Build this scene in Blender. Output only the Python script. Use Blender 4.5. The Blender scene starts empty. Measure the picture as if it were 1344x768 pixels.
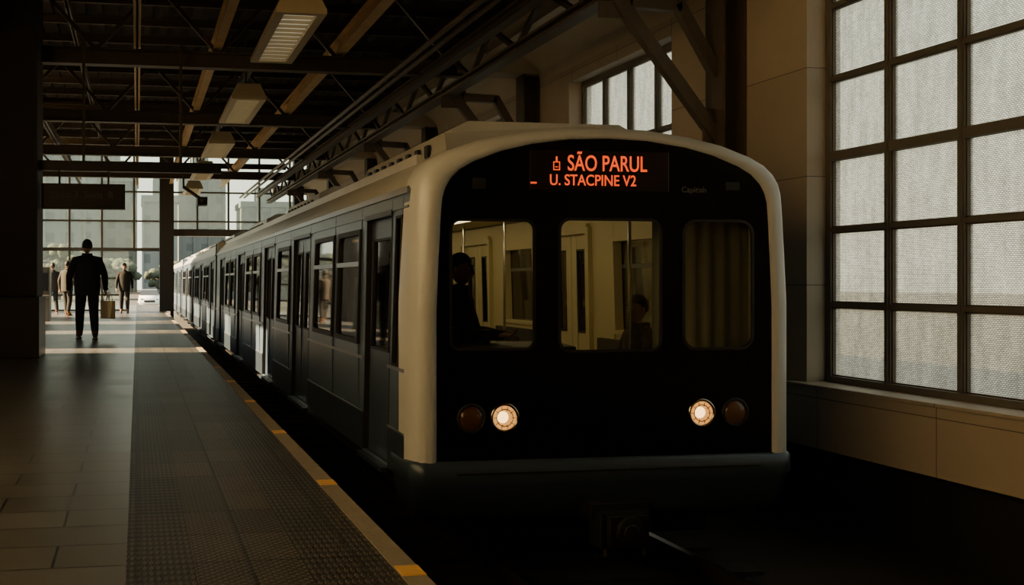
import bpy, bmesh, math, random
from mathutils import Vector, Matrix
random.seed(7)
D=bpy.data
COL=bpy.context.scene.collection

# ------------------------------------------------------------------ materials
def mat(name,col,rough=.6,metal=0,var=.15,scale=8,bump=0,bscale=40,emit=None,estr=0,spec=.5):
    m=D.materials.new(name); m.use_nodes=True; nt=m.node_tree; N=nt.nodes; L=nt.links
    b=N['Principled BSDF']
    b.inputs['Roughness'].default_value=rough; b.inputs['Metallic'].default_value=metal
    b.inputs['Specular IOR Level'].default_value=spec
    tc=N.new('ShaderNodeTexCoord'); no=N.new('ShaderNodeTexNoise'); no.inputs['Scale'].default_value=scale
    no.inputs['Detail'].default_value=6
    L.new(tc.outputs['Object'],no.inputs['Vector'])
    mx=N.new('ShaderNodeMix'); mx.data_type='RGBA'
    mx.inputs[6].default_value=(*[c*(1-var) for c in col],1)
    mx.inputs[7].default_value=(*[min(1,c*(1+var)) for c in col],1)
    L.new(no.outputs['Fac'],mx.inputs[0]); L.new(mx.outputs[2],b.inputs['Base Color'])
    if bump:
        n2=N.new('ShaderNodeTexNoise'); n2.inputs['Scale'].default_value=bscale
        L.new(tc.outputs['Object'],n2.inputs['Vector'])
        bp=N.new('ShaderNodeBump'); bp.inputs['Strength'].default_value=bump; bp.inputs['Distance'].default_value=.01
        L.new(n2.outputs['Fac'],bp.inputs['Height']); L.new(bp.outputs[0],b.inputs['Normal'])
    if emit:
        b.inputs['Emission Color'].default_value=(*emit,1); b.inputs['Emission Strength'].default_value=estr
    return m

def brickmat(name,col,mortar,axes,bw,bh,ms=.006,rough=.5,offset=.5,var=.2,bump=.4,spec=.5,noisemix=.35,rv=.15):
    """tiles laid on the plane given by two object axes (metres)"""
    m=D.materials.new(name); m.use_nodes=True; nt=m.node_tree; N=nt.nodes; L=nt.links
    b=N['Principled BSDF']; b.inputs['Roughness'].default_value=rough; b.inputs['Specular IOR Level'].default_value=spec
    tc=N.new('ShaderNodeTexCoord'); sp=N.new('ShaderNodeSeparateXYZ'); cb=N.new('ShaderNodeCombineXYZ')
    L.new(tc.outputs['Object'],sp.inputs[0]); L.new(sp.outputs[axes[0]],cb.inputs[0]); L.new(sp.outputs[axes[1]],cb.inputs[1])
    br=N.new('ShaderNodeTexBrick'); br.offset=offset; br.inputs['Scale'].default_value=1
    br.inputs['Brick Width'].default_value=bw; br.inputs['Row Height'].default_value=bh
    br.inputs['Mortar Size'].default_value=ms; br.inputs['Mortar Smooth'].default_value=.1
    br.inputs['Color1'].default_value=(*[c*(1-var) for c in col],1)
    br.inputs['Color2'].default_value=(*[c*(1+var) for c in col],1)
    br.inputs['Mortar'].default_value=(*mortar,1)
    L.new(cb.outputs[0],br.inputs['Vector'])
    no=N.new('ShaderNodeTexNoise'); no.inputs['Scale'].default_value=1.3; no.inputs['Detail'].default_value=5
    L.new(tc.outputs['Object'],no.inputs['Vector'])
    mx=N.new('ShaderNodeMix'); mx.data_type='RGBA'; mx.blend_type='MULTIPLY'; mx.inputs[0].default_value=noisemix
    L.new(br.outputs['Color'],mx.inputs[6])
    hs=N.new('ShaderNodeHueSaturation'); hs.inputs['Saturation'].default_value=.0
    L.new(no.outputs['Color'],hs.inputs['Color']); L.new(hs.outputs[0],mx.inputs[7])
    L.new(mx.outputs[2],b.inputs['Base Color'])
    # tile-to-tile gloss differences
    sv=N.new('ShaderNodeSeparateColor'); L.new(br.outputs['Color'],sv.inputs[0])
    mr=N.new('ShaderNodeMapRange'); mr.inputs['From Min'].default_value=col[0]*(1-var); mr.inputs['From Max'].default_value=col[0]*(1+var)+1e-4
    mr.inputs['To Min'].default_value=rough*(1-rv); mr.inputs['To Max'].default_value=rough*(1+rv)
    L.new(sv.outputs[0],mr.inputs['Value']); L.new(mr.outputs[0],b.inputs['Roughness'])
    bp=N.new('ShaderNodeBump'); bp.inputs['Strength'].default_value=bump; bp.inputs['Distance'].default_value=.006; bp.invert=True
    L.new(br.outputs['Fac'],bp.inputs['Height']); L.new(bp.outputs[0],b.inputs['Normal'])
    return m

def glassmat(name,tint=(.8,.85,.85),gl=.12,haze=0,rough=.03):
    m=D.materials.new(name); m.use_nodes=True; nt=m.node_tree; N=nt.nodes; L=nt.links
    N.remove(N['Principled BSDF']); out=N['Material Output']
    tr=N.new('ShaderNodeBsdfTransparent'); tr.inputs[0].default_value=(*tint,1)
    gs=N.new('ShaderNodeBsdfGlossy'); gs.inputs['Roughness'].default_value=rough
    lw=N.new('ShaderNodeLayerWeight'); lw.inputs[0].default_value=.35
    ma=N.new('ShaderNodeMath'); ma.operation='MULTIPLY_ADD'; ma.inputs[1].default_value=.7; ma.inputs[2].default_value=gl*.5
    L.new(lw.outputs['Fresnel'],ma.inputs[0])
    mx=N.new('ShaderNodeMixShader'); L.new(ma.outputs[0],mx.inputs[0]); L.new(tr.outputs[0],mx.inputs[1]); L.new(gs.outputs[0],mx.inputs[2])
    last=mx
    if haze:
        tl=N.new('ShaderNodeBsdfTranslucent'); tl.inputs[0].default_value=(.86,.92,.82,1)
        m2=N.new('ShaderNodeMixShader'); m2.inputs[0].default_value=haze
        no=N.new('ShaderNodeTexNoise'); no.inputs['Scale'].default_value=1.2
        mr=N.new('ShaderNodeMapRange'); mr.inputs['To Min'].default_value=haze*.6; mr.inputs['To Max'].default_value=haze*1.4
        L.new(no.outputs['Fac'],mr.inputs['Value']); L.new(mr.outputs[0],m2.inputs[0])
        L.new(mx.outputs[0],m2.inputs[1]); L.new(tl.outputs[0],m2.inputs[2]); last=m2
    L.new(last.outputs[0],out.inputs['Surface'])
    return m

def frostmat(name,tfac=.38,tint=(1,1,1)):
    m=D.materials.new(name); m.use_nodes=True; nt=m.node_tree; N=nt.nodes; L=nt.links
    N.remove(N['Principled BSDF']); out=N['Material Output']
    tc=N.new('ShaderNodeTexCoord'); sp=N.new('ShaderNodeSeparateXYZ'); cb=N.new('ShaderNodeCombineXYZ')
    L.new(tc.outputs['Object'],sp.inputs[0]); L.new(sp.outputs[1],cb.inputs[0]); L.new(sp.outputs[2],cb.inputs[1])
    br=N.new('ShaderNodeTexBrick'); br.inputs['Scale'].default_value=1
    br.inputs['Brick Width'].default_value=.026; br.inputs['Row Height'].default_value=.015; br.inputs['Mortar Size'].default_value=.003
    br.inputs['Mortar Smooth'].default_value=.4
    def c(*q): return tuple(a*b for a,b in zip(q,tint))+(1,)
    br.inputs['Color1'].default_value=c(.98,.96,.86); br.inputs['Color2'].default_value=c(.68,.66,.57); br.inputs['Mortar'].default_value=c(.22,.20,.16)
    L.new(cb.outputs[0],br.inputs['Vector'])
    no=N.new('ShaderNodeTexNoise'); no.inputs['Scale'].default_value=1.0; no.inputs['Detail'].default_value=5
    mp=N.new('ShaderNodeMapping'); mp.inputs['Scale'].default_value=(1,14,3.0); L.new(tc.outputs['Object'],mp.inputs[0]); L.new(mp.outputs[0],no.inputs['Vector'])
    mr=N.new('ShaderNodeMapRange'); mr.inputs['From Min'].default_value=.3; mr.inputs['From Max'].default_value=.7; mr.inputs['To Min'].default_value=.72; mr.inputs['To Max'].default_value=1.05
    L.new(no.outputs['Fac'],mr.inputs['Value'])
    mx=N.new('ShaderNodeMix'); mx.data_type='RGBA'; mx.blend_type='MULTIPLY'; mx.inputs[0].default_value=1
    L.new(br.outputs['Color'],mx.inputs[6]); L.new(mr.outputs[0],mx.inputs[7])
    tl=N.new('ShaderNodeBsdfTranslucent'); L.new(mx.outputs[2],tl.inputs[0])
    tr=N.new('ShaderNodeBsdfTransparent'); L.new(mx.outputs[2],tr.inputs[0])
    ms=N.new('ShaderNodeMixShader'); ms.inputs[0].default_value=tfac
    L.new(tl.outputs[0],ms.inputs[1]); L.new(tr.outputs[0],ms.inputs[2])
    gs=N.new('ShaderNodeBsdfGlossy'); gs.inputs['Roughness'].default_value=.25
    m2=N.new('ShaderNodeMixShader'); m2.inputs[0].default_value=.05
    L.new(ms.outputs[0],m2.inputs[1]); L.new(gs.outputs[0],m2.inputs[2]); L.new(m2.outputs[0],out.inputs['Surface'])
    return m

def emat(name,col,s):
    m=D.materials.new(name); m.use_nodes=True; nt=m.node_tree; b=nt.nodes['Principled BSDF']
    b.inputs['Base Color'].default_value=(*[q*.3 for q in col],1); b.inputs['Emission Color'].default_value=(*col,1); b.inputs['Emission Strength'].default_value=s
    return m

M={}
M['tile']=brickmat('platform_tiles',(.125,.128,.135),(.015,.015,.016),(0,1),.62,.31,.006,.30,var=.14,bump=.8,noisemix=.2,rv=.08,spec=.65)
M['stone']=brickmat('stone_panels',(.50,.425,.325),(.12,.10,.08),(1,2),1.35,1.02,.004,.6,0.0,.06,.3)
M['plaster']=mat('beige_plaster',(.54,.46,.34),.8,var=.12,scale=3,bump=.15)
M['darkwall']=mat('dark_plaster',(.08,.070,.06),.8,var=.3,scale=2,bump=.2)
M['pitwall']=mat('soot_wall',(.010,.010,.011),.6,var=.4,scale=3)  # near-black base colour for the pit and lower walls
M['coldark']=mat('column_paint',(.045,.039,.034),.65,var=.2,scale=3,bump=.15)
M['colbase']=mat('column_base',(.010,.011,.015),.35,var=.2,scale=5)
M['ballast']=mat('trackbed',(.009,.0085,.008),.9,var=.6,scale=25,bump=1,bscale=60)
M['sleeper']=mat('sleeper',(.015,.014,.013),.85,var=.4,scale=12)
M['rail']=mat('rail_steel',(.35,.33,.31),.28,1,var=.15,scale=20)
M['railside']=mat('rail_rust',(.02,.015,.012),.7,.3,var=.3,scale=20)
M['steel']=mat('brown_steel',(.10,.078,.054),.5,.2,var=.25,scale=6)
M['girder']=mat('ochre_steel',(.55,.38,.18),.55,.1,var=.3,scale=4)  # warm bounced sunlight put into the girder colour
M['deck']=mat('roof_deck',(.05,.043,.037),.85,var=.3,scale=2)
M['frame']=mat('window_frame_paint',(.14,.127,.106),.5,.1,var=.15)
M['coping']=mat('coping_concrete',(.26,.235,.195),.7,var=.2,scale=10,bump=.3)
M['yellow']=mat('yellow_paint',(.80,.48,.16),.6,var=.15,scale=30)
M['frost']=frostmat('frosted_glass',.45)
M['opal']=frostmat('opal_glass',.0,(.66,.62,.53))  # purely translucent, made for the added fill windows out of view
M['endglass']=glassmat('hazy_glass',(.86,.94,.88),.08,.13)
M['trainglass']=glassmat('train_glass',(.50,.46,.34),.36)
M['frontglass']=glassmat('windscreen_glass',(.74,.73,.62),.03)
M['body']=mat('train_body_blue',(.125,.185,.275),.28,.25,var=.12,scale=1.5)
M['bodylow']=mat('train_body_lower',(.040,.062,.094),.35,.3,var=.2,scale=2)
M['door']=mat('train_door',(.068,.104,.158),.30,.3,var=.1,scale=2)
M['trim']=mat('train_aluminium',(.36,.38,.41),.28,.7,var=.1)
M['rubber']=mat('rubber',(.012,.012,.013),.5,var=.1)
M['cream']=mat('train_cream',(.64,.68,.69),.30,.05,var=.04,scale=3)
M['roof']=mat('train_roof',(.50,.51,.49),.35,.15,var=.15,scale=2)
M['mask']=mat('black_mask',(.003,.003,.004),.16,0,var=.1,spec=.2)
M['under']=mat('underframe',(.009,.009,.010),.6,.2,var=.3)
M['skirt']=mat('skirt_grey',(.05,.078,.115),.35,.3,var=.15)
M['inwall']=mat('interior_cream',(.68,.60,.36),.45,var=.08,scale=3)
M['infloor']=mat('interior_floor',(.08,.08,.085),.5,var=.2)
M['seat']=mat('seat_fabric',(.05,.045,.04),.8,var=.2,scale=30)
M['pole']=mat('pole_steel',(.6,.6,.58),.2,1,var=.05)
M['blind']=mat('window_blind',(.42,.48,.46),.7,var=.1)
M['tube']=emat('train_light_tube',(1,.80,.45),3.6)
M['led']=emat('led_orange',(1,.085,.008),1.35)
M['ledpanel']=mat('led_panel',(.012,.006,.005),.3,var=.1)
M['head']=emat('headlamp_glow',(1,.58,.20),4.5)
M['headin']=emat('headlamp_reflector',(1,.42,.10),1.1)
M['amber']=mat('amber_lens',(.07,.035,.02),.15,var=.2,emit=(1,.25,.05),estr=.004)
M['amber2']=mat('warm_lens',(.07,.04,.025),.15,var=.2,emit=(1,.4,.12),estr=.008)
M['chrome']=mat('chrome',(.5,.46,.38),.2,1,var=.05)
M['diff']=mat('lamp_diffuser',(.75,.72,.6),.5,var=.05,emit=(1,.90,.66),estr=.38)
M['lampbody']=mat('lamp_housing',(.52,.44,.28),.5,var=.1)
M['signbk']=mat('sign_black',(.010,.011,.012),.4,var=.1)
M['signtx']=mat('sign_letter',(.14,.14,.14),.6,var=.05)
M['fleettx']=mat('fleet_letter',(.16,.16,.16),.6,var=.05)
M['black_cloth']=mat('dark_cloth',(.010,.010,.012),.9,var=.3,scale=12,bump=.3)
M['trouser']=mat('trouser_cloth',(.014,.015,.018),.9,var=.3,scale=12,bump=.3)
M['skin']=mat('skin',(.30,.17,.11),.55,var=.08)
M['hair']=mat('hair',(.012,.009,.007),.6,var=.3,scale=60,bump=.4)
M['shoe']=mat('shoe_leather',(.16,.08,.035),.4,var=.2)
M['eye']=mat('eye_dark',(.05,.035,.03),.2,var=.1)
M['eyew']=mat('eye_white',(.7,.68,.64),.3,var=.03)
M['lip']=mat('lip',(.32,.12,.1),.5,var=.05)
M['tan']=mat('tan_canvas',(.85,.62,.28),.85,var=.12,scale=20,bump=.3)
M['grey_cloth']=mat('grey_cloth',(.035,.033,.032),.9,var=.2,scale=15)
M['leaf']=mat('foliage',(.060,.078,.055),.9,var=.2,scale=1.5,bump=.6)
M['bark']=mat('bark',(.05,.04,.03),.9,var=.3)
M['ground']=mat('exterior_paving',(.065,.067,.062),.85,var=.12,scale=.5)
M['carpaint']=mat('white_car_paint',(.80,.82,.82),.2,var=.02)
M['cardark']=mat('car_glass',(.03,.035,.04),.08,var=.05)
M['machine']=mat('machine_metal',(.16,.16,.14),.4,.3,var=.1)

def tactile(name,kind,lo,hi):
    m=D.materials.new(name); m.use_nodes=True; nt=m.node_tree; N=nt.nodes; L=nt.links
    b=N['Principled BSDF']; b.inputs['Roughness'].default_value=.42
    tc=N.new('ShaderNodeTexCoord'); sp=N.new('ShaderNodeSeparateXYZ'); L.new(tc.outputs['Object'],sp.inputs[0])
    def s(axis,f):
        a=N.new('ShaderNodeMath'); a.operation='MULTIPLY'; a.inputs[1].default_value=f; L.new(sp.outputs[axis],a.inputs[0])
        c=N.new('ShaderNodeMath'); c.operation='SINE'; L.new(a.outputs[0],c.inputs[0]); return c
    w=2*math.pi/.024
    p=N.new('ShaderNodeMath'); p.operation='MULTIPLY' if kind=='dot' else 'ADD'
    L.new(s(0,w*.6 if kind=='dot' else w).outputs[0],p.inputs[0]); L.new(s(1,w*.6 if kind=='dot' else w*.35).outputs[0],p.inputs[1])
    r=N.new('ShaderNodeMapRange'); r.inputs['From Min'].default_value=-.1; r.inputs['From Max'].default_value=.7
    L.new(p.outputs[0],r.inputs['Value'])
    br=N.new('ShaderNodeTexBrick'); br.offset=0; br.inputs['Scale'].default_value=1; br.inputs['Brick Width'].default_value=.41; br.inputs['Row Height'].default_value=.41
    br.inputs['Mortar Size'].default_value=.007
    br.inputs['Color1'].default_value=(.65,.65,.65,1); br.inputs['Color2'].default_value=(1.3,1.3,1.3,1); br.inputs['Mortar'].default_value=(.15,.15,.15,1)
    L.new(tc.outputs['Object'],br.inputs['Vector'])
    mx=N.new('ShaderNodeMix'); mx.data_type='RGBA'
    mx.inputs[6].default_value=(*lo,1); mx.inputs[7].default_value=(*hi,1)
    L.new(r.outputs[0],mx.inputs[0])
    mu=N.new('ShaderNodeMix'); mu.data_type='RGBA'; mu.blend_type='MULTIPLY'; mu.inputs[0].default_value=1
    L.new(mx.outputs[2],mu.inputs[6]); L.new(br.outputs['Color'],mu.inputs[7]); L.new(mu.outputs[2],b.inputs['Base Color'])
    bp=N.new('ShaderNodeBump'); bp.inputs['Strength'].default_value=.8; bp.inputs['Distance'].default_value=.005
    L.new(r.outputs[0],bp.inputs['Height']); L.new(bp.outputs[0],b.inputs['Normal'])
    return m
M['tac1']=tactile('tactile_ribbed','rib',(.026,.025,.022),(.085,.078,.068)); M['tac2']=tactile('tactile_studs','dot',(.045,.043,.039),(.155,.142,.124))

def bldgmat(name,wall,win,bw,bh):
    return brickmat(name,win,wall,(0,2),bw,bh,bh*.28,.5,0,.25,.0)

# ------------------------------------------------------------------ mesh builder
class MB:
    def __init__(s): s.v=[]; s.f=[]; s.m=[]; s.sm=[]; s.mats=[]
    def mi(s,k):
        if k not in s.mats: s.mats.append(k)
        return s.mats.index(k)
    def add(s,vs,fs,k,smooth=False,T=None):
        o=len(s.v)
        s.v+= [tuple(T@Vector(p)) if T else tuple(p) for p in vs]
        for f in fs:
            s.f.append(tuple(i+o for i in f))
            if callable(k):
                c=Vector((0,0,0))
                for i in f: c+=Vector(vs[i])
                kk=k(c/len(f))
            else: kk=k
            s.m.append(s.mi(kk)); s.sm.append(smooth)
    def box(s,x0,x1,y0,y1,z0,z1,k,T=None):
        vs=[(x0,y0,z0),(x1,y0,z0),(x1,y1,z0),(x0,y1,z0),(x0,y0,z1),(x1,y0,z1),(x1,y1,z1),(x0,y1,z1)]
        s.add(vs,[(0,3,2,1),(4,5,6,7),(0,1,5,4),(1,2,6,5),(2,3,7,6),(3,0,4,7)],k,False,T)
    def beam(s,a,b,w,h,k,n=4,r2=None):
        a=Vector(a);b=Vector(b);d=(b-a).normalized()
        up=Vector((0,0,1)) if abs(d.z)<.95 else Vector((0,1,0))
        sx=d.cross(up).normalized(); sy=sx.cross(d)
        vs=[];
        for j,p in enumerate((a,b)):
            q=1 if (j==0 or r2 is None) else r2
            for i in range(n):
                if n==4:
                    cx,cy=[(-.5,-.5),(.5,-.5),(.5,.5),(-.5,.5)][i]
                else:
                    t=2*math.pi*i/n; cx,cy=.5*math.cos(t),.5*math.sin(t)
                vs.append(p+sx*cx*w*q+sy*cy*h*q)
        fs=[(i,(i+1)%n,n+(i+1)%n,n+i) for i in range(n)]
        s.add(vs,fs+[tuple(range(n))[::-1],tuple(range(n,2*n))],k,n>4)
    def ibeam(s,a,b,w,h,k,t=.03):
        a=Vector(a);b=Vector(b);up=Vector((0,0,1))
        s.beam(a,b,t,h,k); s.beam(a+up*(h/2-t/2),b+up*(h/2-t/2),w,t,k); s.beam(a-up*(h/2-t/2),b-up*(h/2-t/2),w,t,k)
    def cyl(s,c,axis,r,l,k,n=24,r2=None):
        c=Vector(c);ax=Vector(axis).normalized(); s.beam(c-ax*l/2,c+ax*l/2,2*r,2*r,k,n,r2)
    def tube(s,pts,rs,k,n=8):
        for i in range(len(pts)-1):
            s.beam(pts[i],pts[i+1],2*rs[i],2*rs[i],k,n,rs[i+1]/rs[i])
    def ell(s,c,r,k,n=16,T=None,fn=None):
        vs=[];fs=[];mn=n//2
        for i in range(mn+1):
            ph=math.pi*i/mn
            for j in range(n):
                th=2*math.pi*j/n
                p=Vector((math.sin(ph)*math.cos(th),math.sin(ph)*math.sin(th),math.cos(ph)))
                if fn: p=fn(p)
                vs.append((c[0]+p.x*r[0],c[1]+p.y*r[1],c[2]+p.z*r[2]))
        for i in range(mn):
            for j in range(n):
                fs.append((i*n+j,(i+1)*n+j,(i+1)*n+(j+1)%n,i*n+(j+1)%n))
        s.add(vs,fs,k,True,T)
    def torus(s,c,axis,R,r,k,n=28,m=8):
        ax=Vector(axis).normalized(); a=ax.orthogonal().normalized(); b=ax.cross(a); c=Vector(c); vs=[];fs=[]
        for i in range(n):
            t=2*math.pi*i/n; d=a*math.cos(t)+b*math.sin(t)
            for j in range(m):
                q=2*math.pi*j/m; vs.append(c+d*(R+r*math.cos(q))+ax*r*math.sin(q))
        for i in range(n):
            for j in range(m):
                fs.append((i*m+j,((i+1)%n)*m+j,((i+1)%n)*m+(j+1)%m,i*m+(j+1)%m))
        s.add(vs,fs,k,True)
    def panelX(s,x0,x1,y0,y1,z0,z1,holes,k):
        ys=sorted({y0,y1,*[h[0] for h in holes],*[h[1] for h in holes]}); zs=sorted({z0,z1,*[h[2] for h in holes],*[h[3] for h in holes]})
        ys=[y for y in ys if y0<=y<=y1]; zs=[z for z in zs if z0<=z<=z1]
        for i in range(len(ys)-1):
            cy=(ys[i]+ys[i+1])/2; st=None
            for j in range(len(zs)):
                solid = j<len(zs)-1 and not any(h[0]<cy<h[1] and h[2]<(zs[j]+zs[j+1])/2<h[3] for h in holes)
                if solid and st is None: st=zs[j]
                if not solid and st is not None:
                    s.box(x0,x1,ys[i],ys[i+1],st,zs[j],k); st=None
    def build(s,name,parent=None,bevel=0,fix=True,loc=None):
        me=D.meshes.new(name); me.from_pydata([tuple(v) for v in s.v],[],s.f); me.update()
        for k in s.mats: me.materials.append(M[k])
        for p,mi,sm in zip(me.polygons,s.m,s.sm): p.material_index=mi; p.use_smooth=sm
        if fix:
            bm=bmesh.new(); bm.from_mesh(me); bmesh.ops.recalc_face_normals(bm,faces=bm.faces); bm.to_mesh(me); bm.free()
        o=D.objects.new(name,me); COL.objects.link(o)
        if parent: o.parent=parent
        if loc: o.location=loc
        if bevel:
            b=o.modifiers.new('bevel','BEVEL'); b.width=bevel; b.segments=2; b.limit_method='ANGLE'
        return o
def group(name,loc=(0,0,0)):
    e=D.objects.new(name,None); e.empty_display_size=.2; COL.objects.link(e); e.location=loc; return e

# ------------------------------------------------------------------ room shell
YE=36.0
b=MB(); b.box(-3.5,-.04,-3,45,-.25,0,'tile'); b.build('floor')
b=MB()
b.box(-.04,.21,-3,45,-.25,.004,'tac1'); b.box(.21,.61,-3,45,-.25,.006,'tac2'); b.box(.61,.925,-3,45,-.25,.004,'tac1')
b.box(.925,1.016,-3,45,-.14,.008,'coping'); 
for i,y in enumerate([1.8,3.46,5.05,6.8]+[8.6+1.75*j for j in range(20)]): b.box(.928,1.0155,y-.06,y+.06,.008,.012,'yellow')
b.build('platform_edge')
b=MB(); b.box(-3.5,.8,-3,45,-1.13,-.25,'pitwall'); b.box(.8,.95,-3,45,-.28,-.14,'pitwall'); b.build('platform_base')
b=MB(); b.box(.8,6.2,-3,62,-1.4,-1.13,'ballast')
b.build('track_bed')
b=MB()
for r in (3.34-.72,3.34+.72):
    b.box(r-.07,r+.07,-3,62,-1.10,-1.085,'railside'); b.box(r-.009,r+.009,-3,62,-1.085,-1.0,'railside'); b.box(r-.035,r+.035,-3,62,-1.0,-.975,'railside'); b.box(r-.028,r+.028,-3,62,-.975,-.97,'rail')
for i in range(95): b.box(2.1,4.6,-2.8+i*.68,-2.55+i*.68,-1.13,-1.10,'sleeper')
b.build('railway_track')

# right wall
bays=[(4.55,8.42,.10,4.25)]+[(10.8+5.3*i,13.6+5.3*i,.10,3.95) for i in range(5)]
b=MB(); b.panelX(6.2,6.55,-3,YE,-.46,5.7,bays,'stone'); b.build('wall_right')
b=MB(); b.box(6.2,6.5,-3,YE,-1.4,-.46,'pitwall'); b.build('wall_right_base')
b=MB(); b.box(6.07,6.46,-3,YE,-.46,.085,'stone'); b.box(6.05,6.46,-3,YE,.085,.115,'stone'); b.build('trim_1',bevel=.006)
b=MB(); b.box(5.3,6.2,-3,YE,4.55,4.65,'plaster')
n=8
P=[(5.65+.55*math.sin(math.pi/2*i/n),4.55-.40*(1-math.cos(math.pi/2*i/n))) for i in range(n+1)]
V=[];F=[]
for (x,z) in P: V+=[(x,-3,z),(x,YE,z)]
for i in range(n): F.append((2*i,2*i+1,2*i+3,2*i+2))
b.add(V,F,'plaster',True)
for y in [9.5+5.3*i for i in range(6)]: b.box(4.9,6.2,y-.22,y+.22,4.28,4.56,'plaster')
b.build('trim_2',fix=False)
def window(name,y0,y1,z0,z1,ny,zs,thickz=(),x=6.44,glass='frost'):
    g=group(name)
    f=MB()
    f.box(x-.045,x+.05,y0,y0+.07,z0,z1,'frame'); f.box(x-.045,x+.05,y1-.07,y1,z0,z1,'frame'); f.box(x-.045,x+.05,y0+.07,y1-.07,z1-.07,z1,'frame')
    f.box(x-.07,x+.05,y0+.07,y1-.07,z0,z0+.06,'frame')
    ys=[y0+(y1-y0)*i/ny for i in range(ny+1)]
    for y in ys[1:-1]: f.box(x-.045,x+.03,y-.035,y+.035,z0+.06,z1-.07,'frame'); f.box(x-.06,x-.045,y-.018,y+.018,z0+.06,z1-.07,'frame')
    for z in zs:
        h=.045 if z in thickz else .022
        f.box(x-.05,x+.025,y0+.07,y1-.07,z-h,z+h,'frame')
    edges=[z0+.06]+[q for z in zs for q in (z-.022,z+.022)]+[z1-.07]
    for i in range(ny):
        a=ys[i]+(.07 if i==0 else .035); c=ys[i+1]-(.07 if i==ny-1 else .035)
        for j in range(0,len(edges),2):
            e0,e1=edges[j],edges[j+1]; t=.012
            f.box(x-.03,x+.02,a,a+t,e0,e1,'steel'); f.box(x-.03,x+.02,c-t,c,e0,e1,'steel')
            f.box(x-.03,x+.02,a,c,e0,e0+t,'steel'); f.box(x-.03,x+.02,a,c,e1-t,e1,'steel')
    f.build('frame',g,fix=True)
    p=MB(); p.add([(x,y0+.03,z0+.03),(x,y1-.03,z0+.03),(x,y1-.03,z1-.03),(x,y0+.03,z1-.03)],[(0,1,2,3)],glass); p.build('panes',g)
zs1=[.836,1.534,2.22,2.94,3.62]
window('window_1',4.55,8.42,.115,4.25,5,zs1,(2.22,))
for i in range(5): window('window_%d'%(i+2),10.8+5.3*i,13.6+5.3*i,.115,3.95,4,[.836,1.534,2.22,2.94],(2.22,))

# left wall: unseen glazed bays added for fill, then tall slots shaped for sun strips
fill_bays=[(-2.4,1.0,1.3,5.2),(1.6,5.0,1.3,5.2),(5.6,8.0,2.0,5.2)]  # out of view, added to brighten the train and hall
sun_slots=[(14.95,16.1,0,3.3),(20.5,21.9,0,3.3),(25.2,27.4,0,3.3),(30.3,34.0,0,3.3)]  # unseen openings, placed and sized to throw sun strips across the platform
sh=[(a,c,4.0,5.3) for a,c,_,_ in sun_slots]  # unseen high windows added to light the ceiling
b=MB(); b.panelX(-3.8,-3.5,-3,YE,-1.3,5.7,sun_slots+fill_bays+sh,'darkwall'); b.build('wall_left')
for i,(a,c,z0,z1) in enumerate(fill_bays): window('window_%d'%(8+i),a,c,z0,z1,4,[2.4,3.2,4.0],(),-3.65,'opal')
for i,(a,c,z0,z1) in enumerate(sh): window('window_%d'%(11+i),a,c,z0,z1,2,[4.65],(),-3.65,'opal')
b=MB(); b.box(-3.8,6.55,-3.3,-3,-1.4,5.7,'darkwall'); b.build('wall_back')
b=MB(); x=-3.8
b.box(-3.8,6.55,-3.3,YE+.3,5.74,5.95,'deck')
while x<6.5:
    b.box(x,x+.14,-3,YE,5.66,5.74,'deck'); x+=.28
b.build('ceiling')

# roof steelwork
b=MB()
fr=[-1.1+5.3*i for i in range(8)]
for y in fr:
    if y>YE-.3: continue
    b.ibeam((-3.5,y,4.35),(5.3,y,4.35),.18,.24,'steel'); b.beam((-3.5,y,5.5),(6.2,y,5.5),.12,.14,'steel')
    x=-3.3;k=0
    while x<5.0:
        b.beam((x,y,4.45 if k%2 else 5.45),(x+.9,y,5.45 if k%2 else 4.45),.06,.06,'steel'); x+=.9;k+=1
y=-2.4
while y<YE-.5:
    b.ibeam((-3.5,y,5.58),(6.2,y,5.58),.07,.14,'steel',.015); y+=1.325
for y in [fr[i]+2.65 for i in range(7)]:
    b.ibeam((-3.5,y,4.95),(5.0,y,4.95),.12,.18,'steel')
b.build('roof_truss')
b=MB()
for x,z,w,h,k in [(0.0,4.62,.10,.2,'girder'),(1.18,4.62,.13,.22,'girder'),(3.05,4.62,.16,.22,'girder'),(-2.0,4.62,.12,.2,'steel'),(2.1,5.1,.1,.16,'steel'),(-1.0,5.1,.08,.16,'steel')]:
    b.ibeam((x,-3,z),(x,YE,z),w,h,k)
for z in (3.98,4.5): b.ibeam((4.75,-3,z),(4.75,YE,z),.2,.12,'steel')
b.ibeam((4.35,-3,4.2),(4.35,YE,4.2),.14,.14,'steel')
y=-3;k=0
while y<YE-1: b.beam((4.75,y,4.0 if k%2 else 4.48),(4.75,y+.88,4.48 if k%2 else 4.0),.06,.06,'steel'); y+=.88;k+=1
for x in (3.7,3.86,5.0): b.beam((x,-3,4.12),(x,YE,4.12),.07,.07,'steel',8)
b.build('roof_girder')
for y in [9.5+5.3*i for i in range(5)]:
    b=MB()
    b.box(5.93,5.96,y-.16,y+.16,.12,4.5,'steel'); b.box(6.17,6.2,y-.16,y+.16,.12,4.5,'steel'); b.box(5.96,6.17,y-.02,y+.02,.12,4.5,'steel')
    b.beam((5.96,y,2.55),(4.85,y,3.95),.10,.13,'steel')
    b.beam((5.0,y,3.92),(5.55,y,3.90),.10,.12,'steel'); b.beam((5.52,y,3.93),(5.96,y,3.2),.10,.12,'steel')
    b.box(5.80,5.96,y-.012,y+.012,2.45,2.85,'steel'); b.box(4.65,5.05,y-.012,y+.012,3.75,4.02,'steel')
    b.build('steel_column',bevel=.004)

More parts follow.
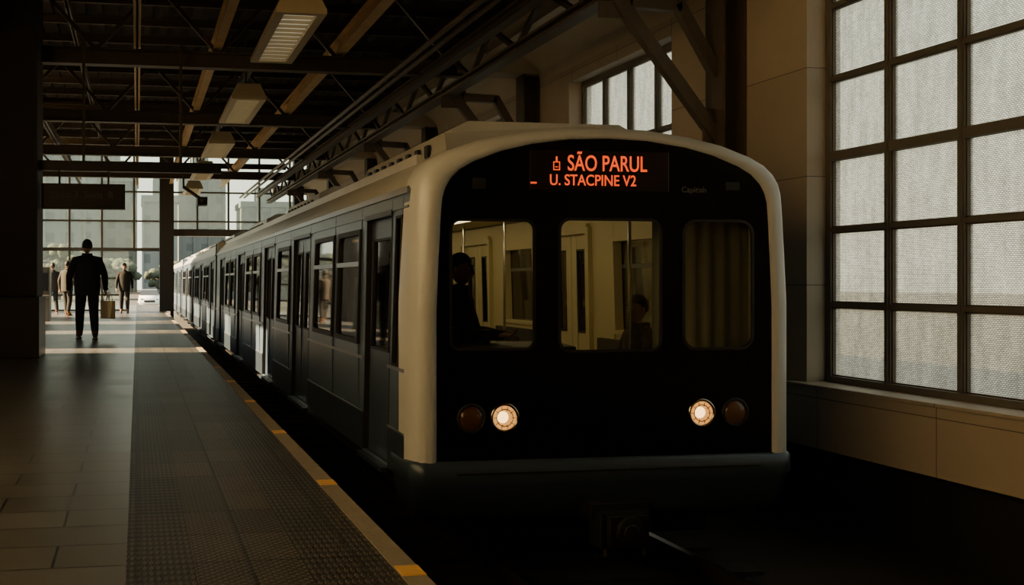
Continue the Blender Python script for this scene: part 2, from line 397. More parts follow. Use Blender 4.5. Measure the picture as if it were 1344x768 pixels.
g=group('concrete_column')
b=MB(); b.box(-2.75,-1.36,14.0,14.9,.84,5.7,'coldark'); b.build('shaft',g,.03)
b=MB(); b.box(-2.78,-1.33,13.97,14.93,0,.84,'colbase'); b.build('base',g,.01)
g=group('hanging_sign')
b=MB(); b.box(-1.36,1.2,14.3,14.42,2.62,2.76,'signbk'); b.beam((.62,14.36,2.76),(.62,14.36,4.5),.04,.04,'steel'); b.beam((-.75,14.36,2.76),(-.75,14.36,4.5),.04,.04,'steel'); b.build('bar',g)
b=MB(); b.box(-1.33,-.17,14.30,14.42,2.08,2.44,'signbk'); b.box(-1.1,-1.07,14.34,14.38,2.44,2.62,'steel'); b.box(-.42,-.39,14.34,14.38,2.44,2.62,'steel'); b.build('board',g,.008)
def text(name,s,x,y,z,size,m,parent,ext=.002,off=0,sx=1):
    c=D.curves.new(name,'FONT'); c.body=s; c.size=size; c.extrude=ext; c.offset=off; o=D.objects.new(name,c); COL.objects.link(o)
    o.rotation_euler=(math.pi/2,0,0); o.location=(x,y,z); c.materials.append(M[m]); o.parent=parent; o.scale=(sx,1,1); return o
text('lettering','Linha 3  Sa\u00edda  B',-1.2,14.296,2.24,.13,'signtx',g)
b=MB(); b.beam((.66,14.36,2.615),(.66,14.36,2.42),.03,.03,'steel'); b.beam((.66,14.36,2.42),(.92,14.2,2.22),.05,.05,'steel',8); b.box(.84,.98,14.0,14.3,2.14,2.25,'signbk'); b.cyl((.91,13.98,2.2),(0,1,0),.04,.05,'steel',12); b.build('security_camera')

for i in range(5):
    y=11.05+5.35*i; g=group('ceiling_lamp'); b=MB()
    x0,x1=1.55,2.13; z0=4.14
    b.add([(x0,y,z0),(x1,y,z0),(x1,y+2.6,z0),(x0,y+2.6,z0),(x0+.1,y+.04,z0+.22),(x1-.1,y+.04,z0+.22),(x1-.1,y+2.56,z0+.22),(x0+.1,y+2.56,z0+.22)],
          [(4,5,6,7),(0,1,5,4),(1,2,6,5),(2,3,7,6),(3,0,4,7)],'lampbody')
    t=.10
    b.box(x0,x0+t,y,y+2.6,z0-.05,z0+.01,'lampbody'); b.box(x1-t,x1,y,y+2.6,z0-.05,z0+.01,'lampbody')
    for q in (0,2.5): b.box(x0+t,x1-t,y+q,y+q+t,z0-.05,z0+.01,'lampbody')
    for q in [.1+.2*j for j in range(12)]: b.box(x0+t,x1-t,y+q,y+q+.012,z0-.04,z0,'lampbody')
    b.beam(((x0+x1)/2,y+.5,z0+.2),((x0+x1)/2,y+.5,5.55),.03,.03,'steel'); b.beam(((x0+x1)/2,y+2.1,z0+.2),((x0+x1)/2,y+2.1,5.55),.03,.03,'steel')
    b.build('housing',g)
    b=MB(); b.box(x0+t,x1-t,y+.1,y+2.5,z0,z0+.012,'diff'); b.build('diffuser',g)

# end glass wall
g=group('window_7'); f=MB()
px0,px1,pz=1.3,5.4,2.75
zz=[.008,.55,1.15,2.15,3.2,4.25,5.66]
xs=[-3.5+1.13*i for i in range(9)]+[6.2]
dx0,dx1,dz=-.3,1.0,2.15
for x in xs:
    z0=.008
    if px0<x<px1: z0=pz
    elif dx0<x<dx1: z0=dz
    f.box(x-.035,x+.035,YE-.06,YE+.06,z0,5.7,'frame')
for z in zz:
    segs=[(-3.5,6.2)]
    th=.06 if z in (2.15,5.66) else .03
    if z<dz: segs=[(-3.5,dx0),(px1,6.2)]
    elif z<pz: segs=[(-3.5,px0),(px1,6.2)]
    for a,c in segs: f.box(a,c,YE-.05,YE+.05,z,z+2*th if z<5 else 5.74,'frame')
f.box(px0-.12,px1+.12,YE-.1,YE+.1,pz-.05,pz+.2,'steel'); f.box(px0-.12,px0,YE-.1,YE+.1,-1.1,pz,'steel'); f.box(px1,px1+.12,YE-.1,YE+.1,-1.1,pz,'steel')
f.build('frame',g)
p=MB()
def pane(a,c,z0,z1): p.add([(a,YE,z0),(c,YE,z0),(c,YE,z1),(a,YE,z1)],[(0,1,2,3)],'endglass')
pane(-3.5,dx0,0.01,5.7); pane(dx0,1.18,dz,5.7); pane(1.18,5.52,pz+.15,5.7); pane(5.52,6.2,-.4,5.7); pane(dx1,1.18,0.01,dz)
p.build('panes',g)
b=MB(); b.box(.78,1.0,YE-.75,YE-.3,.012,5.66,'coldark'); b.box(1.0,1.28,YE-.75,YE-.3,.012,5.66,'coldark'); b.build('end_column')
b=MB(); b.box(5.6,5.95,YE-.7,YE-.3,-1.12,5.66,'coldark'); b.build('end_column')

g=group('ticket_machine'); b=MB(); b.box(-2.95,-2.3,27.0,27.6,0,1.45,'machine'); b.box(-2.9,-2.35,26.97,27.0,.8,1.3,'cardark'); b.box(-2.8,-2.5,26.96,27.0,.35,.5,'signbk'); b.box(-2.95,-2.3,26.92,27.0,.62,.7,'machine'); b.build('cabinet',g,.02)

# ------------------------------------------------------------------ TRAIN
XC=3.34; HW=1.462; XL=XC-HW; XR=XC+HW
train=group('metro_train')
def taper(v):
    x,y,z=v; t=min(1,max(0,(z-.9)/.8)); return (XC+(x-XC)*(1-.03*t),y,z)
prof=[(1.462,-.215),(1.462,.3),(1.462,.9),(1.462,1.3),(1.46,1.62),(1.455,1.72),(1.435,1.79),(1.39,1.86),(1.31,1.93),(1.19,1.99),(.95,2.07),(.69,2.125),(.35,2.167),(0,2.178)]
full=[(-x,z) for x,z in prof]+[(x,z) for x,z in prof[-2::-1]]
rings=[(1,1,7.0),(1,1,6.85),(.994,.997,6.77),(.978,.991,6.705),(.952,.982,6.665),(.915,.970,6.648),(.885,.960,6.650),(.872,.957,6.668)]
b=MB(); V=[];F=[]; n=len(full)
for sx,sz,y in rings:
    for x,z in full: V.append(taper((XC+x*sx,y,-.215+(z+.215)*sz)))
for r in range(len(rings)-1):
    for i in range(n-1): F.append((r*n+i,r*n+i+1,(r+1)*n+i+1,(r+1)*n+i))
b.add(V,F,'cream',True); b.build('cab_shell',train)
def rrect(cx,cz,w,h,r,n=6):
    pts=[]
    for k,(sx,sz) in enumerate([(1,1),(-1,1),(-1,-1),(1,-1)]):
        for i in range(n+1):
            t=math.pi/2*(k+i/n); pts.append((cx+sx*(w/2-r)+r*math.cos(t),cz+sz*(h/2-r)+r*math.sin(t)))
    return pts
wins=[(2.161,2.776,.575,1.485,.07),(2.965,3.738,.555,1.497,.08),(3.916,4.465,.562,1.495,.10)]
def curve2d(name,loops,y,ext,m,bev=0):
    c=D.curves.new(name,'CURVE'); c.dimensions='2D'; c.fill_mode='BOTH'; c.extrude=ext; c.bevel_depth=bev
    for lp in loops:
        s=c.splines.new('POLY'); s.points.add(len(lp)-1)
        for i,(x,z) in enumerate(lp): s.points[i].co=(x,z,0,1)
        s.use_cyclic_u=True
    c.materials.append(M[m]); o=D.objects.new(name,c); COL.objects.link(o); o.rotation_euler=(math.pi/2,0,0); o.location=(0,y,0); o.parent=train
    return o
outl=[]
for x,z in full:
    zz_=-.215+(z+.215)*.957; v=taper((XC+x*.874,0,zz_)); outl.append((v[0],v[2]))
curve2d('front_mask',[outl]+[rrect((a+c)/2,(z0+z1)/2,c-a,z1-z0,r) for a,c,z0,z1,r in wins],6.672,.012,'mask')
for i,(a,c,z0,z1,r) in enumerate(wins):
    curve2d('window_gasket_%d'%(i+1),[rrect((a+c)/2,(z0+z1)/2,c-a+.02,z1-z0+.02,r+.01),rrect((a+c)/2,(z0+z1)/2,c-a-.02,z1-z0-.02,r-.01)],6.660,.008,'rubber')
    b=MB(); b.add([(a-.02,6.69,z0-.02),(c+.02,6.69,z0-.02),(c+.02,6.69,z1+.02),(a-.02,6.69,z1+.02)],[(0,1,2,3)],'frontglass'); b.build('windscreen_%d'%(i+1),train)
b=MB(); b.box(2.74,3.80,6.652,6.665,1.70,1.985,'ledpanel'); b.build('display_panel',train,.004)
text('display_text','S\u00c3O PARUL',3.02,6.650,1.843,.158,'led',train,.001,.0012,.74)
text('display_text_lower','U. STACPINE V2',2.885,6.650,1.738,.110,'led',train,.001,.0008,.85)
b=MB(); b.box(2.745,2.79,6.649,6.652,1.745,1.757,'led')
for q in [(2.915,2.965,1.843,1.850),(2.915,2.921,1.843,1.905),(2.959,2.965,1.843,1.905),(2.915,2.965,1.898,1.905),(2.934,2.946,1.905,1.940),(2.930,2.950,1.863,1.869)]: b.box(q[0],q[1],6.649,6.652,q[2],q[3],'led')
b.build('display_icon',train)
text('fleet_lettering','Capitish',3.90,6.658,1.70,.06,'fleettx',train,.0005)
b=MB()
b.box(2.32,2.42,6.655,6.662,1.70,1.78,'rubber'); b.box(4.25,4.36,6.655,6.662,1.72,1.78,'rubber')
b.build('mask_fittings',train,.003)
for nm,x,z,k in [('tail_lamp_1',2.310,.092,'amber'),('headlamp_1',2.556,.092,'on'),('headlamp_2',4.058,.095,'on'),('tail_lamp_2',4.322,.095,'amber2')]:
    b=MB(); R=.088
    b.torus((x,6.655,z),(0,1,0),R+.008,.012,'chrome' if k=='on' else 'rubber')
    if k=='on':
        b.cyl((x,6.660,z),(0,1,0),R,.008,'headin')
        b.torus((x,6.652,z),(0,1,0),R*.68,.004,'chrome'); b.ell((x-.015,6.655,z+.005),(.042,.018,.042),'head')
        for a in range(10):
            t=a*math.pi/5; b.beam((x+.05*math.cos(t),6.654,z+.05*math.sin(t)),(x+.08*math.cos(t),6.654,z+.08*math.sin(t)),.004,.004,'rubber')
    else:
        b.ell((x,6.66,z),(R,.03,R),k); b.torus((x,6.645,z),(0,1,0),R*.55,.004,k)
    b.build(nm,train)
def plan(hw,y0,r,n=8):
    pts=[(-hw,7.2)]
    for i in range(n+1):
        t=math.pi/2*i/n; pts.append((-hw+r*(1-math.cos(t)),y0+r*(1-math.sin(t))))
    for i in range(n+1):
        t=math.pi/2*(1-i/n); pts.append((hw-r*(1-math.cos(t)),y0+r*(1-math.sin(t))))
    pts.append((hw,7.2)); return pts
b=MB()
lv=[(1.455,6.66,.12,-.205),(1.470,6.63,.13,-.225),(1.470,6.625,.13,-.34),(1.45,6.64,.13,-.37),(1.42,6.68,.13,-.58),(1.30,6.80,.13,-.68)]
V=[];F=[];
for hw,y0,r,z in lv:
    pl=plan(hw,y0,r); n=len(pl); V+=[(XC+x,y,z) for x,y in pl]
for k in range(len(lv)-1):
    for i in range(n-1): F.append((k*n+i,k*n+i+1,(k+1)*n+i+1,(k+1)*n+i))
F.append(tuple(range(n))[::-1]); F.append(tuple(range((len(lv)-1)*n,len(lv)*n)))
b.add(V,F,lambda c:'skirt' if c.z>-.36 else 'bodylow',True)
b.box(2.2,4.5,6.617,6.64,-.30,-.285,'rubber')
b.build('front_skirt',train)
b=MB()
b.box(3.12,3.56,6.5,6.95,-.62,-.50,'under'); b.box(3.16,3.52,6.42,6.6,-.80,-.55,'under'); b.cyl((3.34,6.5,-.66),(0,1,0),.10,.35,'under',16)
b.box(3.2,3.48,6.36,6.42,-.78,-.56,'under'); b.cyl((3.34,6.34,-.67),(0,1,0),.06,.06,'under',16)
for x in (3.2,3.48): b.tube([Vector((x,6.5,-.6)),Vector((x,6.42,-.85)),Vector((x,6.6,-.9))],[.018,.018,.018],'rubber')
b.box(2.4,4.3,7.0,7.2,-.85,-.6,'under')
b.build('coupler',train,.008)
b=MB()
for y in (8.3,10.4,20.5,22.6,26,28,38,40,45,47,56,58):
    for x in (XC-.72,XC+.72): b.cyl((x,y,-.57),(1,0,0),.40,.12,'under',28); b.cyl((x,y,-.57),(1,0,0),.12,.2,'under',16)
    b.cyl((XC,y,-.57),(1,0,0),.07,1.9,'under',12)
for y in (9.35,21.55,27,39,46,57):
    for x in (XC-.95,XC+.95): b.box(x-.06,x+.06,y-1.5,y+1.5,-.68,-.48,'under')
for y in range(12,60,4): b.box(XC-1.1,XC+1.1,y+.2,y+2.4,-.82,-.42,'under')
b.build('bogies',train,.01)

cars=[(6.85,24.0),(24.5,42.0),(42.5,60.0)]
def gen(y0):
    W=[];Dr=[]
    for k in range(4):
        s=y0+.5+k*4.3; Dr.append((s,s+1.2)); W+= [(s+1.55,s+2.5),(s+2.7,s+3.65)]
    return W,Dr
L1=([(8.35,9.3),(9.5,10.55),(12.35,13.4),(15.35,16.25),(16.45,17.35),(19.35,20.3),(20.5,21.45)],[(7.32,8.15),(10.9,12.1),(13.8,14.95),(17.75,18.95),(21.9,23.1)])
R1=([(8.35,9.25),(11.2,12.2),(14.2,15.2),(15.4,16.4),(19.35,20.3)],[(7.2,7.9),(9.72,10.75),(12.65,13.8),(17.2,18.4),(21.9,23.1)])
WZ=(.52,1.50); DZ=(-.35,1.56)
def frameX(mb,x0,x1,y0,y1,z0,z1,t,k):
    mb.box(x0,x1,y0-t,y0,z0-t,z1+t,k); mb.box(x0,x1,y1,y1+t,z0-t,z1+t,k); mb.box(x0,x1,y0,y1,z0-t,z0,k); mb.box(x0,x1,y0,y1,z1,z1+t,k)
for ci,(c0,c1) in enumerate(cars):
    for side in (0,1):
        W,Dr=(L1,R1)[side] if ci==0 else gen(c0)
        W=[w for w in W if w[1]<c1-.2]; Dr=[d for d in Dr if d[1]<c1-.2]
        sg=1 if side==0 else -1; X=XL if side==0 else XR
        def bx(m_,a,c,y0,y1,z0,z1,k):
            p,q=X+sg*a,X+sg*c; m_.box(min(p,q),max(p,q),y0,y1,z0,z1,k)
        holes=[(w[0],w[1],*WZ) for w in W]+[(d[0],d[1],*DZ) for d in Dr]
        if ci==0 and side==0: holes.append((7.02,7.16,.45,1.52))
        o=MB(); p,q=X,X+sg*.03
        o.panelX(min(p,q),max(p,q),c0,c1,-.36,1.72,holes,'body')
        def rib(z0,z1,k,out=.008):
            ys=sorted(Dr); cur=c0
            for d in ys+[(c1,c1)]:
                if d[0]>cur+.02: bx(o,-out,0,cur,d[0]-.0,z0,z1,k)
                cur=d[1]
        rib(.40,.425,'trim',.006); rib(-.36,-.05,'bodylow',.004); rib(-.05,-.035,'trim',.006); rib(1.585,1.60,'body',.01)
        bx(o,-.02,.0,c0,c1,1.69,1.735,'trim')
        for d in Dr: bx(o,-.015,.0,d[0]-.03,d[1]+.03,1.56,1.60,'bodylow'); bx(o,-.05,.0,d[0],d[1],-.40,-.36,'bodylow')
        for w in W: bx(o,-.003,0,w[0]-.06,w[0]-.052,-.05,.40,'rubber')
        gl=MB()
        for w in W:
            if ci<2:
                p,q=X-sg*.012,X+sg*.035
                frameX(o,min(p,q),max(p,q),w[0]+.04,w[1]-.04,WZ[0]+.04,WZ[1]-.04,.045,'rubber')
                bx(o,-.012,.03,w[0],w[1],1.185,1.225,'trim')
                for yy,s1 in ((w[0]+.04,1),(w[1]-.04,-1)):
                    for z_,s2 in ((WZ[0]+.04,1),(WZ[1]-.04,-1)):
                        xx=X-sg*.008; xb=X+sg*.03; r=.07
                        pts=[(yy,z_)]+[(yy+s1*(r-r*math.sin(t)),z_+s2*(r-r*math.cos(t))) for t in [math.pi/2*i/5 for i in range(6)]]
                        m_=len(pts); o.add([(xx,a_,b_) for a_,b_ in pts]+[(xb,a_,b_) for a_,b_ in pts],[tuple(range(m_)),tuple(range(m_,2*m_))]+[(i,(i+1)%m_,m_+(i+1)%m_,m_+i) for i in range(m_)],'rubber')
            bx(gl,.015,.02,w[0],w[1],*WZ,'trainglass')
        if ci==0 and side==0:
            frameX(o,X-.01,X+.03,7.02,7.16,.45,1.52,.02,'rubber'); bx(gl,.015,.02,7.02,7.16,.45,1.52,'trainglass')
        inn=MB()
        p,q=X+sg*.07,X+sg*.10
        if ci==0: inn.panelX(min(p,q),max(p,q),6.9,c1,-.34,1.78,[(h[0]+.02,h[1]-.02,h[2]+.02,h[3]-.02) if h[2]>0 else h for h in holes],'inwall')
        for w in W:
            if ci==0:
                p,q=X+sg*.03,X+sg*.12; frameX(inn,min(p,q),max(p,q),w[0]+.05,w[1]-.05,WZ[0]+.05,WZ[1]-.05,.04,'inwall')
        for d in Dr:
            dd=[d] if d[1]-d[0]<.95 else [(d[0],(d[0]+d[1])/2-.006),((d[0]+d[1])/2+.006,d[1])]
            for e in dd:
                h=[(e[0]+.12,e[1]-.12,.50,1.40)]
                p,q=X+sg*.045,X+sg*.065; o.panelX(min(p,q),max(p,q),e[0],e[1],DZ[0],DZ[1],h,'door')
                p,q=X+sg*.065,X+sg*.08; inn.panelX(min(p,q),max(p,q),e[0],e[1],DZ[0],DZ[1],h,'inwall')
                p,q=X+sg*.035,X+sg*.085; frameX(o,min(p,q),max(p,q),e[0]+.14,e[1]-.14,.52,1.38,.02,'rubber')
                bx(gl,.055,.058,e[0]+.12,e[1]-.12,.5,1.4,'trainglass')
            for yy in d: bx(o,.0,.05,yy-.012,yy+.012,DZ[0],DZ[1],'rubber')
            if ci==0:
                for yy in d: bx(inn,.06,.15,yy-.04,yy+.04,-.34,1.62,'inwall')
                bx(inn,.06,.15,d[0],d[1],1.56,1.66,'inwall')
        for mb,nm in ((o,'side_panel'),(gl,'side_glass'),(inn,'inner_lining')):
            if mb.v:
                mb.v=[taper(v) for v in mb.v]; mb.build('%s_%d_%s'%(nm,ci+1,'ab'[side]),train)
    r0=7.0 if ci==0 else c0
    b=MB(); top=[(x,z) for x,z in full if z>=1.72]; n=len(top); V=[taper((XC+x,r0,z)) for x,z in top]+[taper((XC+x,c1,z)) for x,z in top]
    b.add(V,[(i,i+1,n+i+1,n+i) for i in range(n-1)]+[tuple(range(n,2*n))],'roof',True)
    if ci: b.add(V[:n],[tuple(range(n))],'roof')
    for xr in (-1.22,1.22):
        zt=1.985; b.box(XC+xr-.02,XC+xr+.02,r0+.3,c1-.2,zt-.04,zt+.035,'roof')
    for k in range(3):
        y0=c0+.7+k*5.6
        if y0+3<c1:
            prf=[(-.92,2.06),(-.86,2.27),(-.66,2.37),(.66,2.37),(.86,2.27),(.92,2.06)]
            V=[(XC+x,y0+(.25 if z>2.1 else 0),z) for x,z in prf]+[(XC+x,y0+3.2-(.25 if z>2.1 else 0),z) for x,z in prf]; m_=6
            b.add(V,[(i,i+1,m_+i+1,m_+i) for i in range(5)]+[tuple(range(6)),tuple(range(6,12))],'roof')
            for q in range(8): b.box(XC-.93,XC-.90,y0+.5+q*.3,y0+.6+q*.3,2.1,2.2,'rubber')
    b.build('roof_%d'%(ci+1),train)
    b=MB(); 
    b.box(XL+.11,XR-.11,6.72 if ci==0 else c0,c1,-.42,-.35,'infloor')
    e=[(c1-.06,c1)]+([] if ci==0 else [(c0,c0+.06)])
    for a,c in e: b.box(XL+.04,XR-.04,a,c,-.36,2.0,'inwall' if ci==0 else 'body')
    b.box(XL+.02,XR-.02,(7.2 if ci==0 else c0),c1,-.46,-.42,'under')
    if ci<2: b.box(XL+.25,XR-.25,c1,cars[ci+1][0],-.3,1.9,'rubber')
    b.build('floor_%d'%(ci+1),train)
b=MB()
b.box(XL+.1,XR-.1,6.9,23.9,1.80,1.83,'inwall')
for x in (XC-.55,XC+.55): b.box(x-.06,x+.06,8.3,23.5,1.775,1.80,'tube')
b.build('interior_ceiling',train)
b=MB()
for (a,c) in [(8.0,9.5),(10.95,12.4),(14.1,16.6),(18.6,21.6)]:
    b.box(XR-.62,XR-.10,a,c,-.02,.03,'seat'); b.box(XR-.17,XR-.10,a,c,.03,.48,'seat'); b.box(XR-.55,XR-.15,a+.05,c-.05,-.34,-.02,'infloor')
    for yy in (a,c): b.beam((XR-.60,yy,-.34),(XR-.60,yy,1.79),.034,.034,'pole',10)
for (a,c) in [(8.35,10.6),(12.3,13.6),(15.2,17.5),(19.2,21.6)]:
    b.box(XL+.10,XL+.62,a,c,-.02,.03,'seat'); b.box(XL+.10,XL+.17,a,c,.03,.48,'seat'); b.box(XL+.15,XL+.55,a+.05,c-.05,-.34,-.02,'infloor')
    for yy in (a,c): b.beam((XL+.60,yy,-.34),(XL+.60,yy,1.79),.034,.034,'pole',10)
b.build('seats_and_poles',train,.006)
b=MB()
b.box(2.02,3.15,6.78,7.12,-.34,.50,'rubber'); b.add([(2.02,6.78,.50),(3.15,6.78,.50),(3.15,7.16,.56),(2.02,7.16,.56),(2.02,6.78,.58),(3.15,6.78,.58),(3.15,7.16,.60),(2.02,7.16,.60)],[(0,1,2,3),(4,5,6,7),(0,1,5,4),(1,2,6,5),(2,3,7,6),(3,0,4,7)],'rubber')
b.box(2.5,2.56,6.95,7.0,.58,.70,'rubber'); b.box(2.1,2.3,6.85,6.95,.58,.72,'rubber')
b.build('driver_desk',train,.01)
b=MB(); b.box(2.27,2.72,7.45,7.9,.30,.38,'seat'); b.box(2.19,2.28,7.45,7.95,.34,.95,'seat'); b.cyl((2.48,7.68,.0),(0,0,1),.05,.66,'under',12); b.box(2.0,3.0,7.15,8.1,-.34,-.01,'infloor'); b.build('driver_seat',train,.02)
b=MB()
V=[];F=[];n=24
for i in range(n+1):
    x=3.86+.80*i/n; y=7.0+.018*math.sin(i*1.7); V+=[(x,y,-.3),(x,y,1.78)]
for i in range(n): F.append((2*i,2*i+1,2*i+3,2*i+2))
b.add(V,F,'blind',True); b.build('cab_blind',train)

# ------------------------------------------------------------------ people
def skin(vs,rs,es,root=0,sub=2):
    bm=bmesh.new(); ly=bm.verts.layers.skin.verify(); bv=[bm.verts.new(v) for v in vs]
    for v,r in zip(bv,rs): v[ly].radius=(r,r) if not isinstance(r,tuple) else r
    bv[root][ly].use_root=True
    for a,c in es: bm.edges.new((bv[a],bv[c]))
    me=D.meshes.new('tmp'); bm.to_mesh(me); bm.free(); o=D.objects.new('tmp',me); COL.objects.link(o)
    m=o.modifiers.new('s','SKIN'); m.use_smooth_shade=True
    s=o.modifiers.new('u','SUBSURF'); s.levels=sub; s.render_levels=sub
    bpy.context.view_layer.update(); dg=bpy.context.evaluated_depsgraph_get(); ev=o.evaluated_get(dg); em=ev.to_mesh()
    V=[tuple(v.co) for v in em.vertices]; F=[tuple(p.vertices) for p in em.polygons]
    ev.to_mesh_clear(); D.objects.remove(o); D.meshes.remove(me)
    return V,F
def lerp(a,c,t): return Vector(a)*(1-t)+Vector(c)*t
def person(name,J,loc,rot,height=1.75,coat='black_cloth',legs='trouser',jacket=True,headturn=0,parent=None,bag=False,seated=False,wide=1):
    mb=MB(); S=height/1.75
    names=['pelvis','waist','chest','upchest','neck','headb']
    vs=[Vector(J[n]) for n in names]; rs=[.125,.12,.145,.12,.055,.05]; es=[(i,i+1) for i in range(5)]
    for s in ('l','r'):
        sh,el,wr=[Vector(J[n+s]) for n in ('sh','el','wr')]; o=len(vs)
        vs+=[sh,lerp(sh,el,.5),el,lerp(el,wr,.5),wr]; rs+=[.080,.070,.060,.052,.034]; es+=[(3,o),(o,o+1),(o+1,o+2),(o+2,o+3),(o+3,o+4)]
        hp,kn,an,to=[Vector(J[n+s]) for n in ('hp','kn','an','to')]; o=len(vs)
        vs+=[hp,lerp(hp,kn,.5),kn,lerp(kn,an,.4),an,to]; rs+=[.105,.100,.082,.078,.062,.038]; es+=[(0,o),(o,o+1),(o+1,o+2),(o+2,o+3),(o+3,o+4),(o+4,o+5)]
    V,F=skin(vs,rs,es)
    hipz=J['pelvis'][2]; nz=J['neck'][2]; az=max(J['anl'][2],J['anr'][2])
    def mk(c):
        if c.z>nz+.0: return 'skin'
        dl=min((c-Vector(J['anl'])).length,(c-Vector(J['tol'])).length,(c-Vector(J['anr'])).length,(c-Vector(J['tor'])).length)
        if dl<.10 and c.z<az+.03: return 'shoe'
        if c.z<hipz-.02 and not seated: 
            dw=min((c-Vector(J['wrl'])).length,(c-Vector(J['wrr'])).length)
            return coat if dw<.16 else legs
        if seated and c.z<hipz+.06 and (c-Vector(J['wrl'])).length>.12 and (c-Vector(J['wrr'])).length>.12: return legs
        return coat
    mb.add(V,F,mk,True)
    for s in ('l','r'):
        an=Vector(J['an'+s]); to=Vector(J['to'+s]); d=(to-an); d.z=0; L_=d.length; d.normalize()
        c=an+d*(L_*.55); R=Matrix.Translation((c.x,c.y,to.z-.018))@Matrix.Rotation(math.atan2(-d.x,d.y),4,'Z')
        mb.ell((0,0,0),(.05,.145,.035),'shoe',14,R,lambda p:Vector((p.x*(1-.15*p.y),p.y,max(-.5,p.z))))
    if jacket:
        rr=[((Vector(J['pelvis'])+Vector((0,0,-.16 if not seated else -.04))),.200,.165),(Vector(J['pelvis']),.210,.165),(Vector(J['waist']),.205,.160),(Vector(J['chest']),.215,.160),(Vector(J['upchest'])+Vector((0,0,.0)),.205,.135),(Vector(J['upchest'])+Vector((0,0,.05)),.14,.105),(Vector(J['neck'])+Vector((0,0,-.01)),.088,.088),(Vector(J['neck'])+Vector((0,0,.035)),.084,.088)]
        n=24; V=[];F=[]
        for k,(c,a,q) in enumerate(rr):
            for i in range(n):
                t=2*math.pi*i/n; w=1+(.03*math.sin(5*t+k) if k<3 else 0); V.append((c.x+a*w*math.cos(t),c.y+q*w*math.sin(t),c.z))
        for k in range(len(rr)-1):
            for i in range(n): F.append((k*n+i,k*n+(i+1)%n,(k+1)*n+(i+1)%n,(k+1)*n+i))
        mb.add(V,F,coat,True)
    hc=Vector(J['headb'])+Vector((0,.015,.105)); T=Matrix.Translation(hc)@Matrix.Rotation(headturn,4,'Z')
    def hs(p):
        q=p.copy()
        if p.z<0: q.x*=1-.28*(-p.z)**1.5; q.y*=(1-.12*(-p.z)) ; q.y+= .10*(-p.z)
        if p.y>0: q.y*=.93
        return q
    mb.ell((0,0,0),(.077,.098,.122),'skin',24,T,hs)
    mb.ell((0,.096,-.02),(.014,.022,.026),'skin',10,T); mb.ell((0,.092,.01),(.009,.012,.03),'skin',10,T)
    for s in (-1,1):
        mb.ell((s*.03,.082,.012),(.013,.010,.009),'eyew',10,T); mb.ell((s*.03,.091,.012),(.006,.004,.006),'eye',8,T)
        mb.ell((s*.03,.086,.033),(.019,.008,.005),'hair',8,T); mb.ell((s*.079,-.005,-.005),(.010,.020,.032),'skin',10,T)
    mb.ell((0,.09,-.058),(.024,.010,.008),'lip',10,T)
    def hr(p):
        q=p.copy()
        if p.y>.1 and p.z<.45: q=q*.90
        if p.z<-.35: q=q*.86
        return q
    mb.ell((0,-.010,.018),(.085,.104,.120),'hair',24,T,hr)
    for s,sg in (('l',-1),('r',1)):
        el,wr=Vector(J['el'+s]),Vector(J['wr'+s]); f=(wr-el).normalized()
        lat=Vector((0,1,0)) if abs(f.y)<.8 else Vector((-sg,0,0))
        lat=(lat-f*lat.dot(f)).normalized(); inn_=f.cross(lat)
        if inn_.x*(-sg)<0: inn_=-inn_
        R=Matrix((lat,inn_,f)).transposed().to_4x4(); T2=Matrix.Translation(wr+f*.05)@R
        mb.ell((0,0,0),(.040,.017,.055),'skin',14,T2)
        cf=.9 if bag and s=='r' else .45
        for k,(o_,ln) in enumerate([(.028,.072),(.010,.080),(-.009,.075),(-.027,.058)]):
            p=Vector((o_,0,.04)); pts=[p]; a=.1
            for seg in (.45,.3,.25):
                a+=cf; 
                p=p+Vector((0,math.sin(a),math.cos(a)))*ln*seg; pts.append(p)
            V,F=skin(pts,[.0095,.009,.008,.0065],[(0,1),(1,2),(2,3)],0,1); mb.add(V,F,'skin',True,T2)
        pts=[Vector((.025,.004,-.03)),Vector((.052,.014,-.005)),Vector((.058,.026,.028)),Vector((.050,.034,.05))]
        V,F=skin(pts,[.012,.0115,.0095,.007],[(0,1),(1,2),(2,3)],0,1); mb.add(V,F,'skin',True,T2)
        mb.beam(wr-f*.05,wr+f*.006,.085,.085,coat,14,.9)
    o=mb.build(name,parent); o.scale=(S*wide,S,S); o.location=loc; o.rotation_euler=(0,0,rot)
    return o
def stand(stride=.12,lift=.03,arm=.06,wx=0):
    return dict(pelvis=(0,0,.95),waist=(0,0,1.10),chest=(0,.0,1.28),upchest=(0,0,1.41),neck=(0,.005,1.49),headb=(0,.015,1.54),
      shl=(-.185,0,1.40),ell=(-.265-wx,-.03-arm,1.13),wrl=(-.275-wx,.03-arm*1.2,.88),shr=(.185,0,1.40),elr=(.265+wx,-.03+arm,1.13),wrr=(.285+wx,.05+arm,.88),
      hpl=(-.09,0,.90),knl=(-.105,stride*.7+.02,.49),anl=(-.11,stride,.09),tol=(-.125,stride+.15,.035),
      hpr=(.09,0,.90),knr=(.105,-stride*.2+.03,.49),anr=(.11,-stride,.10+lift),tor=(.125,-stride+.15,.035))
man=person('walking_man',stand(.20,.03,.09,.02),(-.90,18.4,0),.12,1.80,bag=True,headturn=.15,wide=1.1)
bg=MB()
T=Matrix.Translation((.34,.14,.36))
V=[(-.05,-.14,0),(.05,-.14,0),(.05,.14,0),(-.05,.14,0),(-.03,-.17,.32),(.03,-.17,.32),(.03,.17,.32),(-.03,.17,.32)]
R=Matrix.Rotation(math.radians(30),4,'Z')
bg.add(V,[(0,3,2,1),(0,1,5,4),(1,2,6,5),(2,3,7,6),(3,0,4,7),(4,5,6,7)],'tan',False,T@R)
